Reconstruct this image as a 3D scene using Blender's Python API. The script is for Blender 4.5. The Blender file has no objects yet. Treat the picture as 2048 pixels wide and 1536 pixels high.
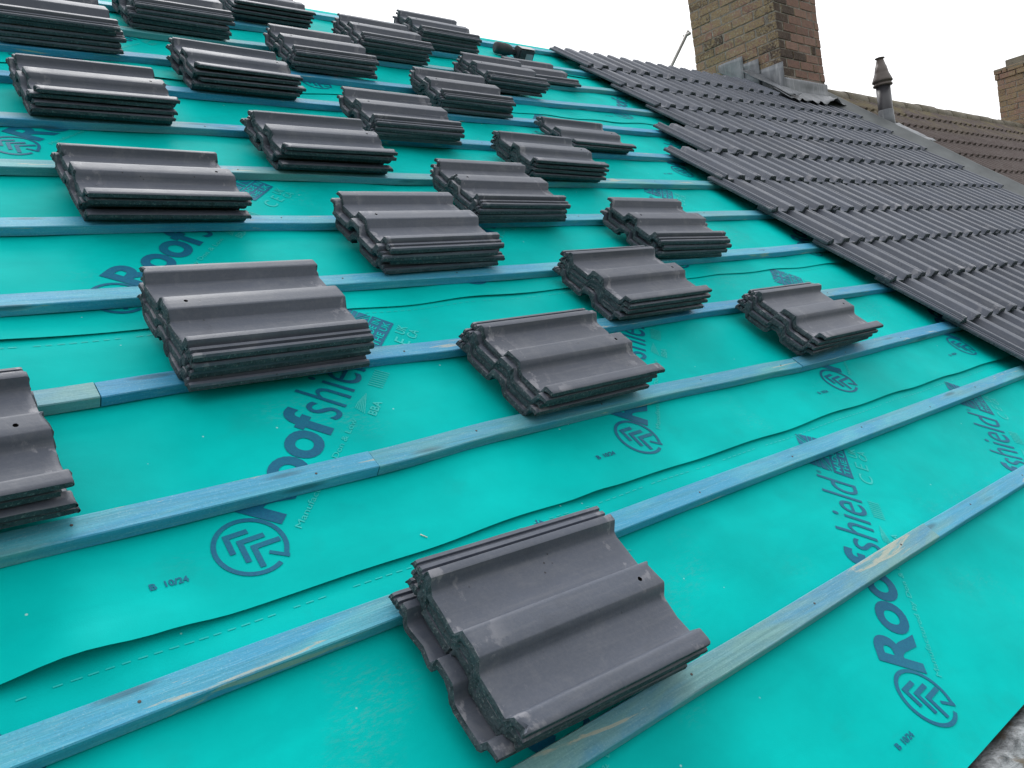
import bpy, bmesh, math, random
from mathutils import Vector, Matrix, noise

random.seed(7)
scene = bpy.context.scene
COL = scene.collection
TH = math.radians(39.3)
CT, ST = math.cos(TH), math.sin(TH)
RM = Matrix.Rotation(TH, 4, 'X')          # roof frame (u along the eaves, v up the slope, w off the roof) to world


def rw(u, v, w=0.0):
    return Vector((u, v * CT - w * ST, v * ST + w * CT))


# ------------------------------------------------------------------ helpers
def link(o, parent=None):
    COL.objects.link(o)
    if parent is not None:
        o.parent = parent
    return o


def mesh_obj(name, verts, faces, mats, parent=None, matrix=None, smooth=False, midx=None):
    me = bpy.data.meshes.new(name)
    me.from_pydata([tuple(v) for v in verts], [], faces)
    for m in (mats if isinstance(mats, (list, tuple)) else [mats]):
        me.materials.append(m)
    if midx:
        for p, i in zip(me.polygons, midx):
            p.material_index = i
    if smooth:
        for p in me.polygons:
            p.use_smooth = True
    me.update()
    o = bpy.data.objects.new(name, me)
    link(o, parent)
    if matrix is not None:
        o.matrix_world = matrix
    return o


def bm_obj(name, bm, mats, parent=None, matrix=None, smooth=False):
    me = bpy.data.meshes.new(name)
    bm.to_mesh(me)
    bm.free()
    for m in (mats if isinstance(mats, (list, tuple)) else [mats]):
        me.materials.append(m)
    if smooth:
        for p in me.polygons:
            p.use_smooth = True
    o = bpy.data.objects.new(name, me)
    link(o, parent)
    if matrix is not None:
        o.matrix_world = matrix
    return o


def tag(o, label=None, cat=None, group=None, kind=None):
    if label:
        o['label'] = label
    if cat:
        o['category'] = cat
        o['kind'] = kind or 'thing'
    if group:
        o['group'] = group
    if kind:
        o['kind'] = kind
    return o


def empty(name, loc=(0, 0, 0), mat=None):
    o = bpy.data.objects.new(name, None)
    o.empty_display_size = 0.05
    link(o)
    if mat is not None:
        o.matrix_world = mat
    else:
        o.location = loc
    return o


def add_box(bm, x0, x1, y0, y1, z0, z1, mi=0):
    vs = [bm.verts.new((x, y, z)) for x in (x0, x1) for y in (y0, y1) for z in (z0, z1)]
    for f in ((0, 1, 3, 2), (4, 6, 7, 5), (0, 4, 5, 1), (2, 3, 7, 6), (0, 2, 6, 4), (1, 5, 7, 3)):
        fc = bm.faces.new([vs[i] for i in f])
        fc.material_index = mi
    return vs


def lathe(bm, prof, seg=28, cap=True, axis=None):
    rings = []
    for r, z in prof:
        ring = []
        for i in range(seg):
            a = 2 * math.pi * i / seg
            p = Vector((r * math.cos(a), r * math.sin(a), z))
            if axis is not None:
                p = axis @ p
            ring.append(bm.verts.new(p))
        rings.append(ring)
    for a, b in zip(rings, rings[1:]):
        for i in range(seg):
            bm.faces.new((a[i], a[(i + 1) % seg], b[(i + 1) % seg], b[i]))
    if cap:
        bm.faces.new(rings[0][::-1])
        bm.faces.new(rings[-1])


def sstep(a, b, x):
    t = max(0.0, min(1.0, (x - a) / (b - a)))
    return t * t * (3 - 2 * t)


# ------------------------------------------------------------------ materials
class NT:
    def __init__(self, name):
        self.m = bpy.data.materials.new(name)
        self.m.use_nodes = True
        self.t = self.m.node_tree
        self.t.nodes.clear()
        self.out = self.n('ShaderNodeOutputMaterial')
        self.b = self.n('ShaderNodeBsdfPrincipled')
        self.l(self.b.outputs[0], self.out.inputs[0])

    def n(self, ty, **kw):
        nd = self.t.nodes.new(ty)
        for k, v in kw.items():
            if k.startswith('in_'):
                nd.inputs[k[3:].replace('_', ' ')].default_value = v
            else:
                setattr(nd, k, v)
        return nd

    def l(self, a, b):
        self.t.links.new(a, b)

    def noise(self, vec, scale, detail=4, rough=0.55, dist=0.0):
        nd = self.n('ShaderNodeTexNoise')
        nd.inputs['Scale'].default_value = scale
        nd.inputs['Detail'].default_value = detail
        nd.inputs['Roughness'].default_value = rough
        nd.inputs['Distortion'].default_value = dist
        if vec is not None:
            self.l(vec, nd.inputs['Vector'])
        return nd.outputs['Fac']

    def ramp(self, fac, stops, interp='LINEAR'):
        nd = self.n('ShaderNodeValToRGB')
        cr = nd.color_ramp
        cr.interpolation = interp
        while len(cr.elements) > 1:
            cr.elements.remove(cr.elements[-1])
        for i, (p, c) in enumerate(stops):
            e = cr.elements[0] if i == 0 else cr.elements.new(p)
            e.position = p
            c = c if isinstance(c, (tuple, list)) else (c, c, c)
            e.color = (c[0], c[1], c[2], 1)
        self.l(fac, nd.inputs[0])
        return nd.outputs[0]

    def mix(self, fac, a, b, blend='MIX'):
        nd = self.n('ShaderNodeMix', data_type='RGBA', blend_type=blend)
        for s, v in ((nd.inputs[0], fac), (nd.inputs[6], a), (nd.inputs[7], b)):
            if isinstance(v, (int, float)):
                s.default_value = v
            elif isinstance(v, (tuple, list)):
                s.default_value = (v[0], v[1], v[2], 1)
            else:
                self.l(v, s)
        return nd.outputs[2]

    def math(self, op, a, b=0.0, clamp=False):
        nd = self.n('ShaderNodeMath', operation=op, use_clamp=clamp)
        for i, v in enumerate((a, b)):
            if isinstance(v, (int, float)):
                nd.inputs[i].default_value = v
            else:
                self.l(v, nd.inputs[i])
        return nd.outputs[0]

    def mapping(self, vec, scale=(1, 1, 1), loc=(0, 0, 0), rot=(0, 0, 0)):
        nd = self.n('ShaderNodeMapping')
        nd.inputs['Scale'].default_value = scale
        nd.inputs['Location'].default_value = loc
        nd.inputs['Rotation'].default_value = rot
        self.l(vec, nd.inputs['Vector'])
        return nd.outputs[0]

    def bump(self, height, strength=0.3, dist=0.002):
        nd = self.n('ShaderNodeBump')
        nd.inputs['Strength'].default_value = strength
        nd.inputs['Distance'].default_value = dist
        self.l(height, nd.inputs['Height'])
        self.l(nd.outputs[0], self.b.inputs['Normal'])
        return nd

    def base(self, c):
        if isinstance(c, (tuple, list)):
            self.b.inputs['Base Color'].default_value = (c[0], c[1], c[2], 1)
        else:
            self.l(c, self.b.inputs['Base Color'])

    def rough(self, v):
        if isinstance(v, (int, float)):
            self.b.inputs['Roughness'].default_value = v
        else:
            self.l(v, self.b.inputs['Roughness'])

    def spec(self, v):
        self.b.inputs['Specular IOR Level'].default_value = v

    def objvec(self, spread=37.0):
        """object coordinates, shifted at random per object"""
        tc = self.n('ShaderNodeTexCoord')
        oi = self.n('ShaderNodeObjectInfo')
        nd = self.n('ShaderNodeVectorMath', operation='MULTIPLY_ADD')
        cmb = self.n('ShaderNodeCombineXYZ')
        for i in range(3):
            self.l(oi.outputs['Random'], cmb.inputs[i])
        self.l(cmb.outputs[0], nd.inputs[0])
        nd.inputs[1].default_value = (spread, spread * 1.7, spread * 0.6)
        self.l(tc.outputs['Object'], nd.inputs[2])
        self.oi = oi
        self.tc = tc
        return nd.outputs[0]


def simple(name, c, r=0.6, s=0.3, metal=0.0, nscale=0, namp=0.2, bump=0):
    t = NT(name)
    t.rough(r)
    t.spec(s)
    t.b.inputs['Metallic'].default_value = metal
    if nscale:
        v = t.objvec()
        f = t.noise(v, nscale, 5, 0.6)
        t.base(t.ramp(f, [(0.3, [x * (1 - namp) for x in c]), (0.7, [min(1, x * (1 + namp)) for x in c])]))
        if bump:
            t.bump(f, bump, 0.003)
    else:
        t.base(c)
    return t.m


def make_tile_mats():
    # painted top face of the concrete tile
    t = NT('tile_paint')
    v = t.objvec()
    big = t.noise(v, 5.0, 4, 0.6)
    fine = t.noise(v, 140.0, 4, 0.7)
    col = t.ramp(big, [(0.3, (0.060, 0.073, 0.101)), (0.7, (0.080, 0.095, 0.130))])
    col = t.mix(t.math('MULTIPLY', t.ramp(fine, [(0.42, 0.0), (0.75, 1.0)]), 0.25), col, (0.142, 0.150, 0.172))
    # per tile tint, some browner
    tint = t.ramp(t.oi.outputs['Random'], [(0.0, (0.80, 0.80, 0.82)), (0.5, (1, 1, 1.0)), (1.0, (1.18, 1.16, 1.15))])
    col = t.mix(1.0, col, tint, 'MULTIPLY')
    strk = t.noise(t.mapping(v, (5, 75, 75)), 1.0, 5, 0.65)
    col = t.mix(t.math('MULTIPLY', t.ramp(strk, [(0.50, 0.0), (0.72, 1.0)]), 0.30), col, (0.160, 0.168, 0.190))
    dust = t.noise(v, 11.0, 6, 0.7, 0.5)
    col = t.mix(t.math('MULTIPLY', t.ramp(dust, [(0.52, 0.0), (0.70, 1.0)]), 0.28), col, (0.185, 0.192, 0.21))
    col = t.mix(t.math('MULTIPLY', t.ramp(dust, [(0.30, 1.0), (0.42, 0.0)]), 0.35), col, (0.050, 0.058, 0.080))
    # pale lime scuffs, only towards the two ends of the tile
    sx = t.n('ShaderNodeSeparateXYZ')
    t.l(t.tc.outputs['Object'], sx.inputs[0])
    endm = t.ramp(t.math('ABSOLUTE', sx.outputs[0]), [(0.130, 0.0), (0.195, 1.0)])
    scn = t.noise(t.mapping(v, (1.4, 1.0, 1)), 17.0, 5, 0.62)
    sc = t.ramp(scn, [(0.555, 0.0), (0.61, 1.0)])
    sc = t.math('MULTIPLY', t.math('MULTIPLY', sc, endm), 0.55)
    col = t.mix(sc, col, (0.30, 0.30, 0.33))
    # pinholes in the skin
    vo = t.n('ShaderNodeTexVoronoi', feature='F1')
    vo.inputs['Scale'].default_value = 46
    t.l(v, vo.inputs['Vector'])
    pn = t.noise(v, 9.0, 2)
    pit = t.math('MULTIPLY', t.ramp(vo.outputs['Distance'], [(0.07, 1.0), (0.12, 0.0)]), t.ramp(pn, [(0.60, 0.0), (0.63, 1.0)]))
    col = t.mix(t.math('MULTIPLY', pit, 0.85), col, (0.02, 0.02, 0.022))
    t.base(col)
    t.rough(t.ramp(big, [(0.3, 0.47), (0.7, 0.60)]))
    t.spec(0.5)
    h = t.math('SUBTRACT', t.math('ADD', t.math('MULTIPLY', fine, 0.6), t.math('MULTIPLY', t.noise(v, 34, 3), 0.5)), t.math('MULTIPLY', pit, 1.2))
    t.bump(h, 0.33, 0.0022)
    paint = t.m
    # raw concrete on ends and underside
    t = NT('tile_concrete')
    v = t.objvec()
    a = t.noise(v, 22.0, 6, 0.7)
    b = t.noise(v, 160.0, 4, 0.75)
    col = t.ramp(a, [(0.3, (0.036, 0.050, 0.060)), (0.62, (0.070, 0.092, 0.107)), (0.8, (0.105, 0.135, 0.150))])
    col = t.mix(t.ramp(b, [(0.55, 0.0), (0.68, 0.7)]), col, (0.24, 0.285, 0.285))
    col = t.mix(t.ramp(t.noise(v, 75, 3, 0.7), [(0.58, 0.0), (0.66, 0.6)]), col, (0.022, 0.028, 0.03))
    t.base(col)
    t.rough(0.85)
    t.spec(0.2)
    t.bump(t.math('ADD', a, t.math('MULTIPLY', b, 0.7)), 0.9, 0.006)
    conc = t.m
    hole = simple('nail_hole_dark', (0.01, 0.01, 0.011), 0.95, 0.05)
    return [paint, conc, hole]


def make_batten_mat():
    t = NT('treated_timber')
    v = t.objvec(53.0)
    g = t.noise(t.mapping(v, (1.6, 60, 60)), 1.0, 6, 0.65, 0.6)
    g2 = t.noise(t.mapping(v, (16.0, 260, 260)), 1.0, 4, 0.7)
    sp = t.noise(v, 260, 3, 0.7)
    blot = t.noise(t.mapping(v, (2.2, 9, 9)), 1.0, 5, 0.6, 1.0)
    base = t.oi.outputs['Color']
    # stain uptake: teal-grey where it took badly, strong blue where it pooled
    dark = t.mix(1.0, base, (0.50, 0.62, 0.66), 'MULTIPLY')
    blue = t.mix(0.55, base, (0.016, 0.245, 0.520))
    col = t.mix(t.ramp(blot, [(0.40, 0.0), (0.58, 1.0)]), base, blue)
    grn = t.noise(t.mapping(v, (1.1, 7, 7), (3, 8, 1)), 1.0, 4, 0.6, 0.8)
    col = t.mix(t.math('MULTIPLY', t.ramp(grn, [(0.50, 0.0), (0.66, 1.0)]), 0.70), col, (0.155, 0.335, 0.330))
    col = t.mix(t.ramp(g, [(0.36, 0.55), (0.54, 0.0)]), col, dark)
    col = t.mix(t.math('MULTIPLY', t.ramp(g2, [(0.52, 0.0), (0.75, 1.0)]), 0.30), col, (0.36, 0.62, 0.66))
    bare = t.noise(t.mapping(v, (2.6, 26, 26)), 1.0, 6, 0.66, 1.2)
    col = t.mix(t.math('MULTIPLY', t.ramp(bare, [(0.625, 0.0), (0.665, 1.0)]), 0.75), col, (0.46, 0.46, 0.36))
    col = t.mix(t.math('MULTIPLY', t.ramp(sp, [(0.56, 0.0), (0.72, 1.0)]), 0.40), col, (0.05, 0.15, 0.20))
    col = t.mix(t.math('MULTIPLY', t.ramp(sp, [(0.30, 1.0), (0.42, 0.0)]), 0.30), col, (0.40, 0.60, 0.62))
    # knots
    vo = t.n('ShaderNodeTexVoronoi', feature='F1')
    vo.inputs['Scale'].default_value = 1.0
    t.l(t.mapping(v, (2.7, 17, 17)), vo.inputs['Vector'])
    kn = t.math('MULTIPLY', t.ramp(vo.outputs['Distance'], [(0.08, 1.0), (0.16, 0.0)]), 0.6)
    col = t.mix(kn, col, (0.030, 0.085, 0.105))
    t.base(col)
    t.rough(0.55)
    t.spec(0.38)
    t.bump(t.math('ADD', t.math('MULTIPLY', g, 1.2), t.math('ADD', t.math('MULTIPLY', g2, 0.5), t.math('MULTIPLY', blot, 0.4))), 0.55, 0.002)
    return t.m


def make_membrane_mat():
    t = NT('underlay_membrane')
    tc = t.n('ShaderNodeTexCoord')
    v = tc.outputs['Object']
    a = t.noise(v, 3.2, 5, 0.6)
    b = t.noise(t.mapping(v, (3, 9, 3), rot=(0, 0, 0.3)), 1.0, 4, 0.6, 0.8)
    col = t.ramp(a, [(0.25, (0.000, 0.400, 0.378)), (0.72, (0.000, 0.545, 0.512))])
    col = t.mix(t.math('MULTIPLY', t.ramp(b, [(0.50, 0.0), (0.70, 1.0)]), 0.30), col, (0.000, 0.375, 0.375))
    # grey boot scuffs and dust
    d1 = t.noise(v, 2.6, 3, 0.5)
    d2 = t.noise(t.mapping(v, (55, 150, 55), rot=(0, 0, 0.9)), 1.0, 6, 0.8)
    sc = t.math('MULTIPLY', t.ramp(d1, [(0.60, 0.0), (0.74, 1.0)]), t.ramp(d2, [(0.50, 0.0), (0.64, 1.0)]))
    col = t.mix(t.math('MULTIPLY', sc, 0.30), col, (0.16, 0.30, 0.30))
    d3 = t.noise(v, 5.5, 4, 0.6)
    col = t.mix(t.math('MULTIPLY', t.ramp(d3, [(0.60, 0.0), (0.78, 1.0)]), 0.35), col, (0.01, 0.30, 0.285))
    # flecks of grit
    vo = t.n('ShaderNodeTexVoronoi', feature='F1')
    vo.inputs['Scale'].default_value = 24
    t.l(v, vo.inputs['Vector'])
    wn = t.n('ShaderNodeTexWhiteNoise')
    t.l(vo.outputs['Position'], wn.inputs['Vector'])
    fl = t.math('MULTIPLY', t.ramp(vo.outputs['Distance'], [(0.035, 1.0), (0.06, 0.0)]), t.ramp(wn.outputs['Value'], [(0.86, 0.0), (0.88, 1.0)]))
    col = t.mix(t.math('MULTIPLY', fl, 0.7), col, (0.45, 0.68, 0.66))
    t.base(col)
    t.rough(0.60)
    t.spec(0.03)
    fib = t.noise(t.mapping(v, (300, 420, 300), rot=(0, 0, 0.5)), 1.0, 3, 0.7)
    crk = t.noise(t.mapping(v, (8, 15, 8), rot=(0, 0, -0.25)), 1.0, 4, 0.55, 0.7)
    t.bump(t.math('ADD', t.math('MULTIPLY', fib, 0.16), t.math('MULTIPLY', crk, 0.55)), 0.35, 0.004)
    return t.m


def make_print_mat(name, c, mixf):
    t = NT(name)
    tc = t.n('ShaderNodeTexCoord')
    f = t.noise(tc.outputs['Object'], 220, 4, 0.7)
    g = t.noise(tc.outputs['Object'], 9, 4, 0.6)
    worn = t.math('MULTIPLY', t.math('ADD', t.ramp(f, [(0.35, 0.0), (0.75, 1.0)]), t.ramp(g, [(0.45, 0.0), (0.8, 0.8)])), mixf)
    t.base(t.mix(worn, c, (0.002, 0.46, 0.445)))
    t.rough(0.55)
    t.spec(0.15)
    return t.m


def make_brick_mats():
    t = NT('weathered_brick')
    at = t.n('ShaderNodeAttribute', attribute_name='tint')
    tc = t.n('ShaderNodeTexCoord')
    v = tc.outputs['Object']
    r = t.ramp(at.outputs['Fac'], [(0.0, (0.055, 0.042, 0.040)), (0.14, (0.085, 0.058, 0.052)), (0.22, (0.225, 0.128, 0.110)), (0.6, (0.280, 0.160, 0.134)), (1.0, (0.330, 0.210, 0.175))])
    n1 = t.noise(v, 14, 6, 0.7)
    col = t.mix(t.ramp(n1, [(0.40, 0.0), (0.70, 0.6)]), r, (0.130, 0.102, 0.097))
    # lichen belongs to the weather side: its own patches, thicker on the face along -x
    ge = t.n('ShaderNodeNewGeometry')
    sx = t.n('ShaderNodeSeparateXYZ')
    t.l(ge.outputs['Normal'], sx.inputs[0])
    side = t.ramp(sx.outputs[0], [(0.0, 0.5), (1.0, 0.5)])
    mr = t.n('ShaderNodeMapRange')
    mr.inputs['From Min'].default_value = -0.3
    mr.inputs['From Max'].default_value = -0.8
    t.l(sx.outputs[0], mr.inputs[0])
    weather = mr.outputs[0]
    n2 = t.noise(v, 4.5, 6, 0.68)
    n3 = t.noise(v, 55, 6, 0.78)
    lich = t.math('MULTIPLY', t.ramp(t.math('ADD', t.math('MULTIPLY', n2, 0.55), t.math('MULTIPLY', n3, 0.60)), [(0.505, 0.0), (0.60, 1.0)]), t.math('ADD', 0.16, t.math('MULTIPLY', weather, 0.72)))
    lc = t.ramp(n3, [(0.36, (0.165, 0.125, 0.095)), (0.47, (0.245, 0.190, 0.145)), (0.54, (0.310, 0.230, 0.100)), (0.60, (0.255, 0.205, 0.155)), (0.68, (0.36, 0.34, 0.30))])
    col = t.mix(lich, col, lc)
    n4 = t.noise(v, 48, 5, 0.8)
    col = t.mix(t.math('MULTIPLY', t.ramp(n4, [(0.54, 0.0), (0.62, 1.0)]), t.math('ADD', 0.12, t.math('MULTIPLY', weather, 0.45))), col, (0.42, 0.40, 0.33))
    t.base(col)
    t.rough(0.9)
    t.spec(0.15)
    t.bump(t.math('ADD', n1, t.math('MULTIPLY', n4, 0.6)), 0.9, 0.008)
    brick = t.m
    t = NT('lime_mortar')
    tc = t.n('ShaderNodeTexCoord')
    n = t.noise(tc.outputs['Object'], 20, 6, 0.7)
    t.base(t.ramp(n, [(0.3, (0.13, 0.115, 0.102)), (0.55, (0.26, 0.24, 0.215)), (0.75, (0.46, 0.44, 0.41))]))
    t.rough(0.95)
    t.spec(0.1)
    t.bump(n, 0.8, 0.006)
    return brick, t.m


def make_lead_mat():
    t = NT('sheet_lead')
    tc = t.n('ShaderNodeTexCoord')
    v = tc.outputs['Object']
    a = t.noise(v, 6, 5, 0.6, 0.6)
    s = t.noise(t.mapping(v, (40, 40, 5)), 1.0, 4, 0.65)
    col = t.ramp(a, [(0.3, (0.115, 0.125, 0.14)), (0.7, (0.22, 0.235, 0.26))])
    col = t.mix(t.ramp(s, [(0.52, 0.0), (0.7, 0.55)]), col, (0.36, 0.37, 0.385))
    t.base(col)
    t.rough(0.5)
    t.spec(0.4)
    t.b.inputs['Metallic'].default_value = 0.25
    t.bump(a, 0.3, 0.01)
    return t.m


def make_brown_tile_mat():
    t = NT('brown_weathered_tile')
    tc = t.n('ShaderNodeTexCoord')
    v = tc.outputs['Object']
    a = t.noise(v, 2.2, 6, 0.65)
    b = t.noise(v, 25, 5, 0.7)
    col = t.ramp(a, [(0.3, (0.080, 0.063, 0.060)), (0.7, (0.130, 0.106, 0.101))])
    col = t.mix(t.ramp(b, [(0.45, 0.0), (0.75, 0.55)]), col, (0.165, 0.150, 0.146))
    sx = t.n('ShaderNodeSeparateXYZ')
    t.l(v, sx.inputs[0])
    m = t.n('ShaderNodeMapRange')
    m.inputs['From Min'].default_value = 3.0
    m.inputs['From Max'].default_value = 4.0
    m.inputs['To Min'].default_value = 0.0
    t.l(sx.outputs[1], m.inputs[0])
    c = t.noise(v, 3.1, 5, 0.66)
    moss = t.math('MULTIPLY', t.ramp(c, [(0.44, 0.0), (0.60, 1.0)]), t.math('MULTIPLY', m.outputs[0], 0.85))
    col = t.mix(moss, col, (0.185, 0.160, 0.080))
    t.base(col)
    t.rough(0.85)
    t.spec(0.2)
    t.bump(b, 0.5, 0.004)
    return t.m


def make_ridge_mat():
    t = NT('lichen_concrete')
    tc = t.n('ShaderNodeTexCoord')
    v = tc.outputs['Object']
    a = t.noise(v, 5, 6, 0.7)
    b = t.noise(v, 40, 5, 0.7)
    col = t.ramp(a, [(0.3, (0.135, 0.122, 0.102)), (0.55, (0.22, 0.20, 0.165)), (0.75, (0.225, 0.195, 0.10))])
    col = t.mix(t.ramp(b, [(0.5, 0.0), (0.8, 0.6)]), col, (0.33, 0.31, 0.26))
    t.base(col)
    t.rough(0.9)
    t.spec(0.15)
    t.bump(b, 0.6, 0.006)
    return t.m


def make_gutter_mat():
    t = NT('mossy_gutter')
    tc = t.n('ShaderNodeTexCoord')
    v = tc.outputs['Object']
    a = t.noise(v, 22, 6, 0.7, 1.5)
    b = t.noise(v, 120, 5, 0.75)
    c = t.noise(v, 9, 4, 0.6, 0.8)
    col = t.ramp(a, [(0.32, (0.085, 0.095, 0.10)), (0.46, (0.22, 0.235, 0.245)), (0.60, (0.38, 0.40, 0.415))])
    col = t.mix(t.ramp(b, [(0.5, 0.0), (0.65, 0.7)]), col, (0.05, 0.055, 0.06))
    col = t.mix(t.ramp(c, [(0.58, 0.0), (0.66, 0.8)]), col, (0.13, 0.10, 0.065))
    t.base(col)
    t.rough(0.8)
    t.spec(0.2)
    t.bump(t.math('ADD', a, t.math('MULTIPLY', b, 0.5)), 0.9, 0.008)
    return t.m


M_TILE = make_tile_mats()
M_BATTEN = make_batten_mat()
M_MEMB = make_membrane_mat()
M_INK = make_print_mat('dark_print', (0.006, 0.105, 0.215), 0.16)
M_INKW = make_print_mat('pale_print', (0.045, 0.57, 0.53), 0.8)
M_DASH = make_print_mat('faint_print', (0.030, 0.53, 0.50), 0.8)
M_BRICK, M_MORTAR = make_brick_mats()
M_LEAD = make_lead_mat()
M_BROWN = make_brown_tile_mat()
M_RIDGE = make_ridge_mat()
M_GUT = make_gutter_mat()
M_STRIP = simple('dull_lead', (0.118, 0.130, 0.136), 0.62, 0.3, 0.0, 5, 0.22, 0.2)
M_DECK = simple('old_rafter_timber', (0.16, 0.11, 0.07), 0.85, 0.2, 0, 8, 0.3, 0.4)
M_RENDER = simple('house_render', (0.42, 0.39, 0.34), 0.9, 0.1, 0, 6, 0.12, 0.3)
M_GRASS = simple('ground_grass', (0.05, 0.075, 0.025), 0.95, 0.1, 0, 0.8, 0.35, 0)
M_STEEL = simple('galvanised_nail', (0.085, 0.075, 0.07), 0.6, 0.4, 0.4)
M_POLE = simple('weathered_alloy', (0.36, 0.35, 0.34), 0.45, 0.5, 0.5, 20, 0.15)
M_FLUE = simple('flue_grey_plastic', (0.048, 0.048, 0.056), 0.38, 0.5, 0, 9, 0.15)
M_COWL = simple('flue_cowl_brown', (0.125, 0.105, 0.098), 0.5, 0.4, 0, 12, 0.15)
M_BLACK = simple('tool_black_rubber', (0.048, 0.052, 0.060), 0.6, 0.3, 0, 30, 0.3)
M_TGREY = simple('tool_grey_plastic', (0.10, 0.105, 0.12), 0.5, 0.4, 0, 30, 0.2)
M_TLABEL = simple('tool_pale_label', (0.33, 0.33, 0.37), 0.5, 0.4)
M_TEDGE = simple('tool_pale_edge', (0.55, 0.53, 0.55), 0.5, 0.4)


# ------------------------------------------------------------------ roof tile
TL, TW = 0.418, 0.330
# top profile from lock edge (s = 0) to lip edge (s = 0.33)
PROF = [(0.000, 0.004), (0.002, 0.0095), (0.009, 0.0105), (0.0105, 0.0055), (0.0155, 0.0050), (0.0170, 0.0125), (0.0245, 0.0135),
        (0.0265, 0.0080), (0.0305, 0.0080), (0.0325, 0.0190), (0.0355, 0.0238), (0.0470, 0.0248), (0.0500, 0.0238), (0.0560, 0.0130),
        (0.0610, 0.0040), (0.0660, 0.0007), (0.0720, 0.0000), (0.1080, 0.0000), (0.1380, 0.0000), (0.1400, 0.0012), (0.1495, 0.0228),
        (0.1520, 0.0246), (0.1570, 0.0250), (0.1790, 0.0251), (0.1980, 0.0249), (0.2012, 0.0236), (0.2080, 0.0128), (0.2140, 0.0038),
        (0.2190, 0.0007), (0.2250, 0.0000), (0.2580, 0.0000), (0.2880, 0.0000), (0.2900, 0.0012), (0.2990, 0.0226), (0.3015, 0.0244),
        (0.3060, 0.0248), (0.3200, 0.0250), (0.3275, 0.0248), (0.3300, 0.0230)]


def under(s, zt):
    if s < 0.036:
        return -0.006 + 0.002 * (s / 0.036)
    # nested underside: the top shape sampled with a clearance, thinner under the rolls
    def top(x):
        for (a, za), (b, zb) in zip(PROF, PROF[1:]):
            if a <= x <= b:
                return za + (zb - za) * (x - a) / (b - a)
        return PROF[-1][1] if x > 0.33 else PROF[0][1]
    m = min(top(s), top(min(0.33, s + 0.008)), top(max(0.034, s - 0.008)))
    return m - 0.0172 + 0.0066 * sstep(0.285, 0.308, s)


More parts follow.
